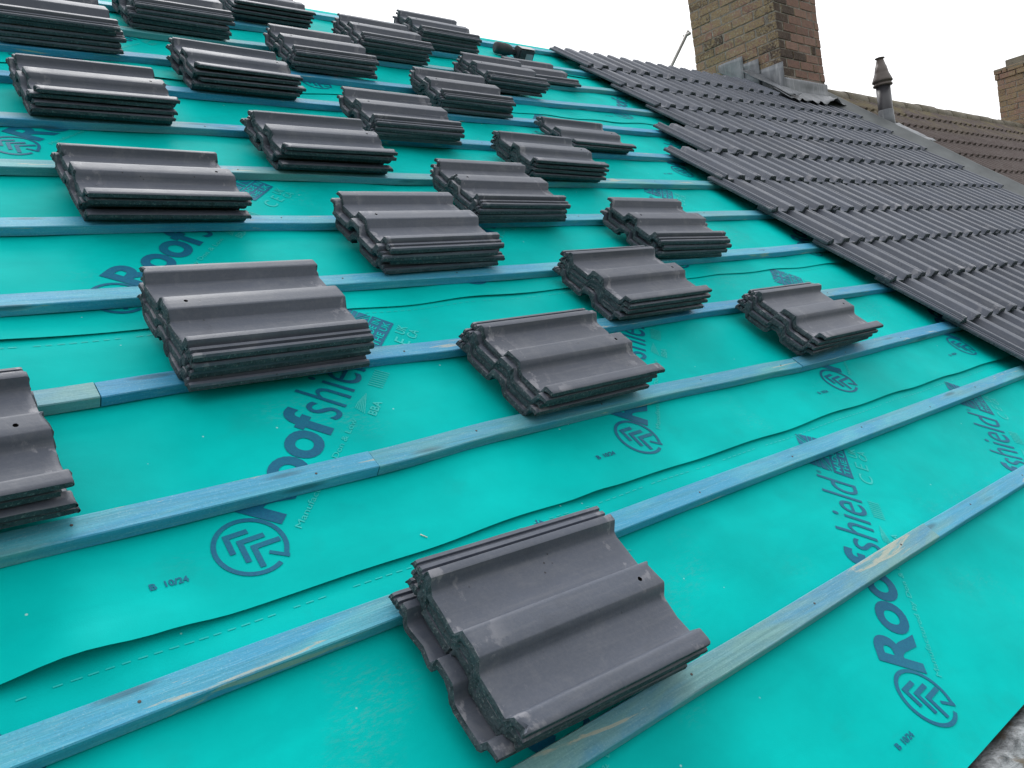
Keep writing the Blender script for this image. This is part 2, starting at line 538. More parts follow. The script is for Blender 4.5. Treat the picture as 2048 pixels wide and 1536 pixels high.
def tile_mesh(seed):
    rnd = random.Random(seed)
    bm = bmesh.new()
    xs = [-TL / 2, -TL / 2 + 0.004, -TL / 2 + 0.016, -TL / 2 + 0.05, -TL / 2 + 0.12, -0.03, 0.05, 0.118, 0.149, 0.162, 0.175, TL / 2 - 0.012, TL / 2 - 0.003, TL / 2]
    np_ = len(PROF)
    ofs = rnd.uniform(0, 50)

    def endjit(i, j, x):
        n = noise.noise(Vector((ofs + PROF[j][0] * 55, i * 3.1, 0.0))) * 0.7 + noise.noise(Vector((ofs + PROF[j][0] * 170, i * 7.7, 3.0))) * 0.6
        return n
    top, bot = [], []
    for i, x in enumerate(xs):
        rt, rb = [], []
        e = abs(x) > TL / 2 - 0.005
        for j, (s, z) in enumerate(PROF):
            dx = dz = 0.0
            if e:
                n = endjit(0 if x < 0 else 9, j, x)
                amp = 0.0042 if x < 0 else 0.0026
                sgn = 1 if x < 0 else -1
                chip = max(0, noise.noise(Vector((ofs * 2 + s * 90, x * 9, 8.0))) - 0.22) * 0.026
                dx = sgn * (abs(n) * amp + chip)
                dz = -(0.0012 + chip * 0.4 + 0.001 * abs(n)) if abs(x) > TL / 2 - 0.001 else 0
            # slight waviness of the long edges
            dy = 0.0
            if j in (0, 1, np_ - 1, np_ - 2, np_ - 3):
                dy = noise.noise(Vector((ofs + x * 24, j * 0.2, 5.0))) * 0.0013
            zz = z + noise.noise(Vector((ofs + x * 9, s * 30, 1.0))) * 0.0005 + dz
            rt.append(bm.verts.new((x + dx, TW / 2 - s + dy, zz)))
            rb.append(bm.verts.new((x + dx * (0.6 + rnd.uniform(-.5, .5)), TW / 2 - s + dy, under(s, z) + (0.0008 * rnd.uniform(-1, 1) if e else 0))))
        top.append(rt)
        bot.append(rb)
    hole_x, hole_s0, hole_s1 = (8, 9), 22, 24
    for i in range(len(xs) - 1):
        for j in range(np_ - 1):
            if hole_x[0] <= i <= hole_x[1] and hole_s0 <= j < hole_s1:
                continue
            f = bm.faces.new((top[i][j], top[i][j + 1], top[i + 1][j + 1], top[i + 1][j]))
            f.smooth = True
        for j in range(np_ - 1):
            f = bm.faces.new((bot[i][j + 1], bot[i][j], bot[i + 1][j], bot[i + 1][j + 1]))
            f.material_index = 1
    # the nail hole: a fan from the square of missing cells to a round hole with walls and floor
    ring = [top[8][22], top[8][23], top[8][24], top[9][24], top[10][24], top[10][23], top[10][22], top[9][22]]
    cx = sum(v.co.x for v in ring) / 8
    cy = sum(v.co.y for v in ring) / 8
    hr = 0.0048
    up_, dn = [], []
    for v in ring:
        d = Vector((v.co.x - cx, v.co.y - cy, 0)).normalized() * hr
        up_.append(bm.verts.new((cx + d.x, cy + d.y, 0.0252)))
        dn.append(bm.verts.new((cx + d.x * 0.9, cy + d.y * 0.9, 0.0145)))
    for k in range(8):
        k2 = (k + 1) % 8
        f = bm.faces.new((ring[k], ring[k2], up_[k2], up_[k]))
        f.smooth = True
        f = bm.faces.new((up_[k], up_[k2], dn[k2], dn[k]))
        f.material_index = 2
    f = bm.faces.new(dn)
    f.material_index = 2
    # long edges
    for i in range(len(xs) - 1):
        f = bm.faces.new((top[i][0], top[i + 1][0], bot[i + 1][0], bot[i][0]))
        f.material_index = 1
        f = bm.faces.new((top[i + 1][-1], top[i][-1], bot[i][-1], bot[i + 1][-1]))
        f.material_index = 1
    # broken ends: three strips across the thickness, pushed in and out
    for i, sgn in ((0, 1), (len(xs) - 1, -1)):
        rows = [top[i]]
        for q in (0.33, 0.68):
            row = []
            for j in range(np_):
                a, b = top[i][j].co, bot[i][j].co
                p = a.lerp(b, q)
                n = noise.noise(Vector((ofs + p.y * 140, p.z * 160, i)))
                p.x += sgn * (n * 0.0062 - 0.0015)
                row.append(bm.verts.new(p))
            rows.append(row)
        rows.append(bot[i])
        for ra, rb in zip(rows, rows[1:]):
            for j in range(np_ - 1):
                if sgn > 0:
                    f = bm.faces.new((ra[j + 1], ra[j], rb[j], rb[j + 1]))
                else:
                    f = bm.faces.new((ra[j], ra[j + 1], rb[j + 1], rb[j]))
                f.material_index = 1
    # hanging nibs under the head end
    for yy in (-0.058, 0.092):
        add_box(bm, 0.182, 0.200, yy - 0.016, yy + 0.016, -0.0215, -0.0165, 1)
    bmesh.ops.recalc_face_normals(bm, faces=bm.faces)
    for e in bm.edges:
        if len(e.link_faces) == 2 and (e.link_faces[0].smooth != e.link_faces[1].smooth or e.calc_face_angle(0) > 0.65):
            e.smooth = False
    me = bpy.data.meshes.new('roof_tile')
    bm.to_mesh(me)
    bm.free()
    for m in M_TILE:
        me.materials.append(m)
    return me


TILES = [tile_mesh(100 + i) for i in range(8)]


def put_tile(u, v, w, rot, pitch=0.0, roll=0.0, label='', group=''):
    me = random.choice(TILES)
    o = bpy.data.objects.new('roof_tile', me)
    link(o)
    o.matrix_world = RM @ Matrix.Translation((u, v, w)) @ Matrix.Rotation(rot, 4, 'Z') @ Matrix.Rotation(pitch, 4, 'Y') @ Matrix.Rotation(roll, 4, 'X')
    tag(o, label, 'roof tile', group)
    return o


PITCH = 0.0215
# stack: type (A lock edge up the slope, B turned round), tiles, u, v, rotation, phrase
DW = [0.016, 0, -0.005, 0, 0, -0.003, 0, 0, -0.006, -0.003, 0, -0.002, -0.004, -0.006, -0.003, 0.003, -0.003, 0, 0.003, 0, 0, -0.002, 0, 0, -0.004]
STACKS = [
    ('A', 4, 0.887, -0.126, -0.040, 'in the stack nearest the camera'),
    ('A', 4, 0.060, 0.555, 0.002, 'in the stack cut off by the left picture edge'),
    ('A', 4, 1.487, 0.538, 0.012, 'in the left whole stack on the third batten up'),
    ('A', 4, 2.726, 0.529, 0.012, 'in the right stack on the third batten up'),
    ('B', 4, 0.770, 0.852, -0.003, 'in the left stack on the fourth batten up'),
    ('A', 4, 2.089, 0.862, 0.015, 'in the right stack on the fourth batten up'),
    ('B', 4, 1.461, 1.237, 0.004, 'in the left stack on the fifth batten up'),
    ('B', 4, 2.630, 1.204, -0.037, 'in the right stack on the fifth batten up'),
    ('A', 4, 0.768, 1.545, -0.035, 'in the left stack on the sixth batten up'),
    ('B', 4, 1.998, 1.512, -0.018, 'in the right stack on the sixth batten up'),
    ('A', 4, 1.447, 1.880, -0.036, 'in the left stack on the seventh batten up'),
    ('A', 4, 2.537, 1.861, -0.045, 'in the right stack on the seventh batten up'),
    ('A', 4, 0.808, 2.229, -0.017, 'in the left stack on the eighth batten up'),
    ('B', 4, 1.979, 2.203, -0.032, 'in the middle stack on the eighth batten up'),
    ('A', 2, 3.095, 2.209, -0.045, 'in the low pair on the eighth batten up'),
    ('A', 4, 1.413, 2.574, -0.031, 'in the left stack on the ninth batten up'),
    ('B', 4, 2.568, 2.591, -0.039, 'in the right stack on the ninth batten up'),
    ('B', 5, 0.822, 2.904, -0.006, 'in the left stack on the tenth batten up'),
    ('B', 4, 1.986, 2.947, -0.016, 'in the middle stack on the tenth batten up'),
    ('B', 4, 3.112, 2.963, -0.045, 'in the right stack on the tenth batten up'),
    ('B', 5, 1.410, 3.270, -0.020, 'in the left stack on the eleventh batten up'),
    ('B', 5, 2.512, 3.274, -0.025, 'in the right stack on the eleventh batten up'),
    ('B', 1, 3.646, 3.244, -0.010, ''),
    ('A', 4, 1.978, 3.609, -0.010, 'in the left stack on the topmost row'),
    ('B', 5, 3.085, 3.613, -0.030, 'in the right stack on the topmost row'),
]
NAMES = {1: [''], 2: ['upper tile', 'lower tile'], 4: ['topmost tile', 'second tile down', 'third tile down', 'bottom tile'],
         5: ['topmost tile', 'second tile down', 'third tile down', 'fourth tile down', 'bottom tile']}
LOOSE = 'loose roof tiles stacked on the battens'
LEAN = (0.015, 0.062, 0.085, 0.095)
FIX = {0: [(-0.020, 0.006, -0.008), (0.006, 0.004, 0.004), (0.004, 0.0, -0.004), (0, 0, 0)],
       4: [(-0.004, -0.014, -0.008), (0.0, 0.002, 0.0), (0.004, -0.004, 0.0), (0, 0, 0)],
       8: [(0.004, 0.0, 0.0), (-0.006, 0.026, 0.006), (0.003, 0.003, 0.0), (0, 0, 0)],
       10: [(-0.004, 0.002, 0.004), (-0.010, 0.028, 0.0), (0.002, 0.002, -0.004), (0, 0, 0)]}
for si, (ty, n, u, v, rot, phrase) in enumerate(STACKS):
    rr = random.Random(si * 11 + 3)
    for k in range(n):                       # k = 0 is the bottom tile
        du, dv, dr = rr.gauss(-0.003, 0.011), rr.gauss(0, 0.005), rr.gauss(0, 0.013)
        if si in FIX:
            du, dv, dr = FIX[si][k]
        if k == n - 1:
            du = dv = dr = 0.0
        w = 0.0165 + (PITCH - 0.0008 + DW[si] / max(1, n - 1)) * k
        if si == 0:
            w = (0.0175, 0.043, 0.066, 0.088)[k]
        if n == 1:
            lab = 'single dark grey tile lying flat behind the right stack of the tenth batten'
        else:
            lab = 'dark grey ' + NAMES[n][n - 1 - k] + ' ' + phrase
        put_tile(u + du, v + dv, w, (0 if ty == 'A' else math.pi) + rot + dr, rr.gauss(0, 0.004), (LEAN[k] if si == 0 else rr.gauss(0, 0.003)), lab, LOOSE)

# ------------------------------------------------------------------ laid tiles
BV = [-0.331, 0.023, 0.365, 0.709, 1.050, 1.395, 1.732, 2.076, 2.418, 2.758, 3.108, 3.458, 3.811]
HEADS = [(0.427, 3.700, 5), (0.765, 3.664, 9), (1.100, 3.645, 13), (1.442, 3.632, 13), (1.775, 3.618, 13), (2.130, 3.641, 13), (2.480, 3.934, 12),
         (2.852, 4.240, 11), (3.203, 4.247, 11), (3.542, 4.255, 11), (3.893, 4.262, 8)]
COURSE = ['in the lowest laid course', 'in the second laid course up', 'in the third laid course up', 'in the fourth laid course up', 'in the fifth laid course up',
          'in the sixth laid course up', 'in the seventh laid course up', 'in the eighth laid course up', 'in the third course below the ridge',
          'in the second course below the ridge', 'in the top course by the ridge']
NTH = ['first', 'second', 'third', 'fourth', 'fifth', 'sixth', 'seventh', 'eighth', 'ninth', 'tenth', 'eleventh', 'twelfth', 'thirteenth']
for ci, (hv, u0, n) in enumerate(HEADS):
    rr = random.Random(900 + ci)
    wob = 0.0
    for k in range(n):
        ul = u0 + k * 0.300
        if ul > 7.30:
            break
        wob = rr.gauss(0, 0.0032)
        uc = ul + TW / 2 + rr.gauss(0, 0.0022)
        # pan top 0.0135 at the head, rising to ride over the course below
        sl = 0.0215 / 0.343
        vc = hv - TL / 2
        wc = 0.0172 + sl * TL / 2 + 0.0008 * (k % 2)
        put_tile(uc, vc + wob, wc, math.pi / 2 + rr.gauss(0, 0.003), math.atan(sl), rr.gauss(0, 0.002),
                 'dark ribbed tile, ' + NTH[k] + ' from the open edge ' + COURSE[ci], 'roof tiles laid in courses')

# ------------------------------------------------------------------ underlay sheets
LAPS = [-0.690, 0.155, 0.965, 1.795, 2.622, 3.440]
UMIN, UMAX = -2.6, 7.62
APEX = 4.015


def lap_edge(k, u):
    if k == 0:
        return LAPS[0] + 0.003 * noise.noise(Vector((u * 1.3, 7, 0)))
    return LAPS[k] + 0.003 * noise.noise(Vector((u * 1.1, k * 9.0, 0))) + 0.0015 * noise.noise(Vector((u * 4.4, k * 5.0, 2.0)))


def lap_lift(k, u):
    if k == 0:
        return 0.0
    a = max(0.0, noise.noise(Vector((u * 2.3 + 1.9, k * 4.0, 6.0))) + 0.02) * 0.006
    if k == 1:                     # the loose flap at the left end of the lowest lap and the smaller one by the front stack
        a = 0.003 + 0.020 * math.exp(-((u - 0.21) / 0.085) ** 2) + 0.007 * math.exp(-((u - 0.36) / 0.05) ** 2) + 0.008 * math.exp(-((u - 1.29) / 0.06) ** 2) + 0.25 * a
    return min(a, 0.022)


def drape(u, v):
    s = math.sin(math.pi * (u - 0.22) / 0.42) ** 2
    # distance to the nearest batten line: the sheet is pinned there
    d = min(abs(v - b - 0.025) for b in BV)
    t = sstep(0.0, 0.12, d)
    n = noise.noise(Vector((u * 2.1, v * 3.0, 0.0)))
    n2 = noise.noise(Vector((u * 6.0, v * 7.0, 4.0)))
    return -0.0275 - 0.006 * s * (0.5 + 0.5 * t) + t * (0.007 * n + 0.0022 * n2) - 0.002 * (1 - t)


def sheet_w(k, u, v):
    w = drape(u, v) + 0.0004 * k
    e = lap_edge(k, u)
    w += lap_lift(k, u) * (1 - sstep(0.0, 0.085, v - e)) + (0.0022 if k else 0.0)
    if k + 1 < len(LAPS):
        w -= 0.004 * sstep(-0.06, -0.01, v - LAPS[k + 1])
    return w


SHEET_LABELS = ['turquoise underlay sheet along the eaves, logo at its lower right', 'turquoise underlay sheet second from the eaves with the large lettering in full view',
                'turquoise underlay sheet third from the eaves', 'turquoise underlay sheet fourth from the eaves', 'turquoise underlay sheet second from the ridge',
                'turquoise underlay sheet folded over the ridge']
SHEETS = []
for k in range(len(LAPS)):
    vtop = LAPS[k + 1] + 0.10 if k + 1 < len(LAPS) else APEX
    nu = int((UMAX - UMIN) / 0.03)
    nv = int((vtop - LAPS[k]) / 0.022)
    verts, faces = [], []
    for i in range(nu + 1):
        u = UMIN + (UMAX - UMIN) * i / nu
        e = lap_edge(k, u)
        for j in range(nv + 1):
            v = e + (vtop - e) * j / nv
            w = sheet_w(k, u, v)
            if k == len(LAPS) - 1:
                w = w * (1 - sstep(3.87, APEX, v)) - 0.016 * sstep(3.87, APEX, v)
            verts.append((u, v, w))
        if k == len(LAPS) - 1:      # over the ridge and down the far slope
            for q in (0.02, 0.06, 0.15, 0.30):
                # far slope direction in the roof frame
                verts.append((u, APEX + 0.006 + q * math.cos(2 * TH), -0.018 - q * math.sin(2 * TH)))
    st = nv + 1 + (4 if k == len(LAPS) - 1 else 0)
    for i in range(nu):
        for j in range(st - 1):
            a = i * st + j
            faces.append((a, a + st, a + st + 1, a + 1))
    o = mesh_obj('roof_underlay', verts, faces, M_MEMB, None, RM, True)
    tag(o, SHEET_LABELS[k], 'roofing underlay', 'underlay sheets lapped up the roof')
    SHEETS.append(o)


# ---- printing on the sheets
def text_polys(body, bold=0.0, space=1.0):
    cu = bpy.data.curves.new('lettering', 'FONT')
    cu.body = body
    cu.offset = bold
    cu.resolution_u = 5
    cu.space_character = space
    to = bpy.data.objects.new('lettering', cu)
    COL.objects.link(to)
    bpy.context.view_layer.update()
    me = bpy.data.meshes.new_from_object(to.evaluated_get(bpy.context.evaluated_depsgraph_get()))
    vs = [(v.co.x, v.co.y) for v in me.vertices]
    fs = [tuple(p.vertices) for p in me.polygons]
    bpy.data.objects.remove(to)
    bpy.data.curves.remove(cu)
    bpy.data.meshes.remove(me)
    return vs, fs


def fit_text(body, x0, x1, base, height, bold=0.0, cap=None, space=1.0, slant=0.0):
    vs, fs = text_polys(body, bold, space)
    xa, xb = min(v[0] for v in vs), max(v[0] for v in vs)
    ya = min(v[1] for v in vs)
    yb = max(v[1] for v in vs)
    if cap:                          # scale by the height of a reference letter standing on the baseline
        r, _ = text_polys(cap, bold, space)
        ya, yb = min(v[1] for v in r), max(v[1] for v in r)
    out = []
    for x, y in vs:
        h = (y - ya) / (yb - ya) * height
        out.append((x0 + (x - xa) / (xb - xa) * (x1 - x0) + slant * h, base + h))
    return out, fs


def stroke(pts, th):
    """flat mitred polyline"""
    L, R = [], []
    n = len(pts)
    for i in range(n):
        p = Vector(pts[i])
        a = Vector(pts[max(0, i - 1)])
        b = Vector(pts[min(n - 1, i + 1)])
        d1 = (p - a).normalized() if i > 0 else (b - p).normalized()
        d2 = (b - p).normalized() if i < n - 1 else d1
        n1, n2 = Vector((-d1.y, d1.x)), Vector((-d2.y, d2.x))
        m = (n1 + n2).normalized()
        k = th / 2 / max(0.35, m.dot(n1))
        L.append(tuple(p + m * k))
        R.append(tuple(p - m * k))
    vs = L + R
    return vs, [(i, n + i, n + i + 1, i + 1) for i in range(n - 1)]


def merge(lst):
    vs, fs = [], []
    for v, f in lst:
        o = len(vs)
        vs += v
        fs += [tuple(i + o for i in q) for q in f]
    return vs, fs


def clip_polys(vs, fs, x0, x1, y0, y1):
    """keep triangles/quads clipped to a rectangle"""
    out_v, out_f = [], []
    for f in fs:
        poly = [vs[i] for i in f]
        for ax, lim, sg in ((0, x0, 1), (0, x1, -1), (1, y0, 1), (1, y1, -1)):
            np2 = []
            for a, b in zip(poly, poly[1:] + poly[:1]):
                ia, ib = (a[ax] - lim) * sg >= 0, (b[ax] - lim) * sg >= 0
                if ia:
                    np2.append(a)
                if ia != ib:
                    t = (lim - a[ax]) / (b[ax] - a[ax])
                    np2.append((a[0] + (b[0] - a[0]) * t, a[1] + (b[1] - a[1]) * t))
            poly = np2
            if len(poly) < 3:
                break
        if len(poly) >= 3:
            s = len(out_v)
            out_v += poly
            out_f.append(tuple(range(s, s + len(poly))))
    return out_v, out_f


def logo_art():
    parts = []
    ring = []
    for i in range(61):
        a = math.radians(-82 + (360 - 20) * i / 60)
        ring.append((0.0620 * math.cos(a), 0.0620 * math.sin(a)))
    ring[0] = (0.006, -0.0645)
    parts.append(stroke(ring, 0.0088))
    parts.append(stroke([(0.0075, -0.069), (0.0005, -0.034)], 0.0075))
    for n0, l, r in ((0.046, 0.029, 0.030), (0.020, 0.034, 0.034), (-0.006, 0.034, 0.037)):
        parts.append(stroke([(-l, n0 - l * 0.93), (0.0, n0), (r, n0 - r * 0.90)], 0.0105))
    return merge(parts)


def word_art():
    a = fit_text('Roof', 0.070, 0.410, -0.030, 0.112, 0.030, 'R', 1.0, -0.06)
    b = fit_text('shield', 0.418, 0.700, -0.030, 0.118, -0.004, 'd', 1.0, -0.06)
    c = fit_text('\u00ae', 0.702, 0.716, 0.070, 0.014)
    return merge([a, b, c])


def flag_art():
    """the flag emblem in one ink with its words, on the sheet colour"""
    x0, x1, y0, y1 = 0.735, 0.885, 0.028, 0.112
    cx, cy = (x0 + x1) / 2, (y0 + y1) / 2
    hw, hh = (x1 - x0) / 2, (y1 - y0) / 2
    parts = []
    for sx in (-1, 1):
        for sy in (-1, 1):
            # two field triangles and a thin saltire bar in each quarter
            def P(a, b):
                return (cx + sx * a * hw, cy + sy * b * hh)
            t1 = [P(0.30, 0.24), P(0.30, 0.24), P(0.30, 1.0), P(0.86, 1.0)]
            t2 = [P(0.38, 0.20), P(1.0, 0.20), P(1.0, 0.80)]
            tri1 = [P(0.20, 0.36), P(0.20, 1.0), P(0.78, 1.0)]
            parts.append((tri1, [(0, 1, 2)]))
            parts.append((t2, [(0, 1, 2)]))
            parts.append(([P(0.24, 0.26), P(0.34, 0.26), P(0.99, 0.93), P(0.93, 0.99)], [(0, 1, 2, 3)]))
    parts.append(([(cx - hw, cy - 0.006), (cx + hw, cy - 0.006), (cx + hw, cy + 0.006), (cx - hw, cy + 0.006)], [(0, 1, 2, 3)]))
    parts.append(([(cx - 0.008, cy - hh), (cx + 0.008, cy - hh), (cx + 0.008, cy + hh), (cx - 0.008, cy + hh)], [(0, 1, 2, 3)]))
    # solid band
    parts.append(([(x0, -0.036), (x1, -0.036), (x1, 0.024), (x0, 0.024)], [(0, 1, 2, 3)]))
    return merge(parts)


def flag_words():
    return merge([fit_text('MADE IN', 0.745, 0.875, -0.002, 0.019, 0.012), fit_text('THE UK', 0.745, 0.875, -0.029, 0.019, 0.012)])


def small_art():
    p = [fit_text('Manufactured by Don & Low', 0.075, 0.440, -0.070, 0.017, 0.0)]
    # triangle certificate mark with its letters
    for q in range(6):
        f = q / 6.0
        p.append(stroke([(0.470 + 0.012 * f, -0.074 + 0.030 * f), (0.545 - 0.045 * f, -0.056 + 0.008 * f)], 0.0022))
    p.append(fit_text('BBA', 0.474, 0.530, -0.100, 0.020, 0.015))
    for q in range(8):
        p.append(stroke([(0.585 + 0.009 * q, -0.086), (0.581 + 0.009 * q, -0.050)], 0.0030))
    p.append(fit_text('C E', 0.735, 0.825, -0.098, 0.040, -0.002))
    p.append(fit_text('UK', 0.845, 0.890, -0.074, 0.026, 0.004))
    p.append(fit_text('CA', 0.845, 0.890, -0.106, 0.026, 0.004))
    return merge(p)


A45 = math.sqrt(0.5)


def print_on(k, name, art, mat, u0, v0, ang, lift=0.0014):
    vs, fs = art
    c, s = math.cos(ang), math.sin(ang)
    pts = [(u0 + x * c - y * s, v0 + x * s + y * c) for x, y in vs]
    # keep what lies on this sheet's exposed strip
    hi = LAPS[k + 1] + 0.07 if k + 1 < len(LAPS) else 3.86
    out_v, out_f = clip_polys(pts, fs, UMIN + 0.02, UMAX - 0.02, LAPS[k] + 0.022, hi)
    if not out_f:
        return
    # cut large faces on a grid so that the ink follows the sheet
    bm = bmesh.new()
    for f in out_f:
        try:
            bm.faces.new([bm.verts.new((out_v[i][0], out_v[i][1], 0)) for i in f])
        except ValueError:
            pass
    bmesh.ops.remove_doubles(bm, verts=bm.verts, dist=0.00002)
    bmesh.ops.triangulate(bm, faces=bm.faces)
    for _ in range(3):
        le = [e for e in bm.edges if e.calc_length() > 0.035]
        if not le:
            break
        bmesh.ops.subdivide_edges(bm, edges=le, cuts=1)
        bmesh.ops.triangulate(bm, faces=bm.faces)
    for v in bm.verts:
        v.co.z = sheet_w(k, v.co.x, v.co.y) + lift
    bmesh.ops.recalc_face_normals(bm, faces=bm.faces)
    o = bm_obj(name, bm, mat, SHEETS[k])
    o.matrix_parent_inverse = Matrix()
    return o


ART_LOGO, ART_WORD, ART_FLAG, ART_FW, ART_SMALL = logo_art(), word_art(), flag_art(), flag_words(), small_art()
ART_STAMP = merge([fit_text('B', 0.0, 0.011, 0, 0.013, 0.03), fit_text('10/24', 0.024, 0.062, 0, 0.013, 0.03)])
ROWS = [(0, 1.578 - 1.035, -0.563, 6), (1, 0.523, 0.278, 6), (2, 0.545, 1.098, 6), (3, 0.510, 1.938, 6), (4, 0.835, 2.745, 6), (5, 0.55, 3.565, 6)]
for k, us, v0, cnt in ROWS:
    for i in range(-1, cnt):
        u0 = us + 1.035 * i
        an = math.radians(45.0)
        if u0 > 4.4:
            break
        print_on(k, 'printed_logo', ART_LOGO, M_INK, u0, v0, an)
        print_on(k, 'printed_lettering', ART_WORD, M_INK, u0, v0, an)
        print_on(k, 'printed_flag', ART_FLAG, M_INK, u0, v0, an)
        print_on(k, 'flag_lettering', ART_FW, M_MEMB, u0, v0, an, 0.0020)
        if not (k == 0 and i < 0):
            print_on(k, 'small_print', ART_SMALL, M_INKW, u0, v0, an)
        print_on(k, 'date_stamp', ART_STAMP, M_INK, u0 - 0.180, v0 - 0.035, 0.0)
for k in range(0, 5):             # dashed guide line just below the lap above
    ds = []
    u = UMIN + 0.1
    rr = random.Random(k)
    while u < UMAX - 0.3:
        if rr.random() < 0.86:
            l = 0.012 + rr.random() * 0.003
            ds.append(([(u, 0), (u + l, 0), (u + l, 0.0024), (u, 0.0024)], [(0, 1, 2, 3)]))
        u += 0.0225
    print_on(k, 'dashed_guide_line', merge(ds), M_DASH, 0.0, LAPS[k + 1] - 0.024, 0.0)['kind'] = 'stuff'

# ------------------------------------------------------------------ battens
BEND = {
    0: [(0.917, -0.331), (1.301, -0.332), (2.113, -0.327)],
    1: [(0.11, 0.02), (0.42, 0.023), (0.69, 0.022), (1.427, 0.026), (2.516, 0.025), (3.658, 0.026)],
    2: [(0.162, 0.366), (0.45, 0.363), (0.829, 0.364), (1.195, 0.376), (1.639, 0.376), (2.257, 0.363), (2.456, 0.355), (3.724, 0.364)],
    3: [(0.302, 0.71), (0.577, 0.718), (0.947, 0.712), (1.274, 0.700), (1.822, 0.703), (2.308, 0.711), (3.604, 0.696)],
    4: [(0.299, 1.054), (1.126, 1.048), (1.8, 1.040), (3.204, 1.053), (3.695, 1.065)],
    5: [(0.368, 1.401), (0.847, 1.404), (1.241, 1.393), (1.846, 1.384), (2.444, 1.383), (3.524, 1.399)],
    6: [(0.435, 1.737), (1.233, 1.737), (1.75, 1.718), (3.5, 1.727)],
    7: [(0.501, 2.070), (1.2, 2.083), (2.198, 2.084), (3.298, 2.056)],
    8: [(0.573, 2.428), (1.151, 2.422), (1.791, 2.414), (3.671, 2.422)],
    9: [(0.7, 2.735), (1.222, 2.770), (2.3, 2.743), (3.314, 2.750), (3.967, 2.775)],
    10: [(1.25, 3.092), (1.9, 3.122), (2.835, 3.124), (3.588, 3.085), (4.26, 3.13)],
    11: [(1.752, 3.425), (3.032, 3.445), (3.5, 3.462), (4.24, 3.468)],
    12: [(2.412, 3.848), (2.944, 3.865), (3.649, 3.835), (4.28, 3.862)],
}
JOINTS = {0: [2.105], 2: [0.829, 2.456], 3: [0.400]}
WARM, TEAL, BLUE, SKYB = (0.165, 0.365, 0.375), (0.095, 0.390, 0.420), (0.055, 0.330, 0.500), (0.085, 0.440, 0.560)
BCOL = {0: [WARM, SKYB], 1: [SKYB], 2: [SKYB, TEAL, BLUE], 3: [WARM, BLUE], 4: [SKYB], 5: [SKYB], 6: [TEAL], 7: [BLUE], 8: [BLUE], 9: [BLUE], 10: [TEAL], 11: [SKYB], 12: [SKYB]}
NUM = ['lowest', 'second', 'third', 'fourth', 'fifth', 'sixth', 'seventh', 'eighth', 'ninth', 'tenth', 'eleventh', 'twelfth', 'topmost']
BLAB = {
    (0, 0): 'greyish green lowest batten, long piece under the nearest tile stack', (0, 1): 'blue tinted piece continuing the lowest batten at the right',
    (1, 0): 'blue treated batten second up from the eaves, worn pale in places',
    (2, 0): 'pale blue left piece of the third batten up from the eaves', (2, 1): 'grey green middle piece of the third batten up', (2, 2): 'blue right piece of the third batten up, ending at laid tiles',
    (3, 0): 'grey green short left piece of the fourth batten up', (3, 1): 'strong blue long piece of the fourth batten up',
}


def bend_v(k, u):
    pts = BEND[k]
    if u <= pts[0][0]:
        return pts[0][1]
    for (a, va), (b, vb) in zip(pts, pts[1:]):
        if a <= u <= b:
            t = (u - a) / (b - a)
            t = t * t * (3 - 2 * t)
            return va + (vb - va) * t
    return pts[-1][1]


NAIL = None
for k in range(13):
    cuts = [UMIN + 0.15] + JOINTS.get(k, []) + [7.45]
    for pi in range(len(cuts) - 1):
        a, b = cuts[pi] + 0.0012, cuts[pi + 1] - 0.0012
        n = max(2, int((b - a) / 0.08))
        bm = bmesh.new()
        rows = []
        rr = random.Random(k * 10 + pi)
        dw = rr.uniform(-0.0015, 0.0015) if len(cuts) > 2 else 0.0
        for i in range(n + 1):
            u = a + (b - a) * i / n
            v = bend_v(k, u)
            j1 = 0.0008 * noise.noise(Vector((u * 5, k * 3.0, 0)))
            j2 = 0.0008 * noise.noise(Vector((u * 5, k * 3.0, 9)))
            c = 0.0020
            wt = dw + 0.0006 * noise.noise(Vector((u * 3, k, 4)))
            sec = [(v + j1, -0.025), (v + j1, wt - c), (v + j1 + c, wt), (v + 0.050 - c + j2, wt), (v + 0.050 + j2, wt - c), (v + 0.050 + j2, -0.025)]
            rows.append([bm.verts.new((u - a, q[0] - v0_, q[1])) for q in sec] if False else [bm.verts.new((u, q[0], q[1])) for q in sec])
        for ra, rb in zip(rows, rows[1:]):
            for j in range(6):
                bm.faces.new((ra[j], rb[j], rb[(j + 1) % 6], ra[(j + 1) % 6]))
        bm.faces.new(rows[0][::-1])
        bm.faces.new(rows[-1])
        bmesh.ops.recalc_face_normals(bm, faces=bm.faces)
        o = bm_obj('roof_batten', bm, M_BATTEN, None, RM)
        cc = BCOL[k][min(pi, len(BCOL[k]) - 1)]
        o.color = (cc[0], cc[1], cc[2], 1)
        tag(o, BLAB.get((k, pi), 'blue treated batten, ' + NUM[k] + (' up from the eaves' if k < 12 else ', just below the ridge')), 'timber batten', 'timber battens across the roof')
        # nail heads over the rafters
        if k <= 7:
            for r in range(0, 10):
                un = 0.26 + 0.42 * r
                if not (a + 0.02 < un < b - 0.02) or un > 3.6:
                    continue
                if NAIL is None:
                    nb = bmesh.new()
                    lathe(nb, [(0.0026, 0.0), (0.0026, 0.0006), (0.0015, 0.0009)], 10)
                    NAIL = bpy.data.meshes.new('nail')
                    nb.to_mesh(NAIL)
                    nb.free()
                    NAIL.materials.append(M_STEEL)
                no = bpy.data.objects.new('nail', NAIL)
                link(no, o)
                no.matrix_parent_inverse = Matrix()
                no.location = (un + rr.uniform(-0.02, 0.02), bend_v(k, un) + rr.uniform(0.015, 0.035), dw)

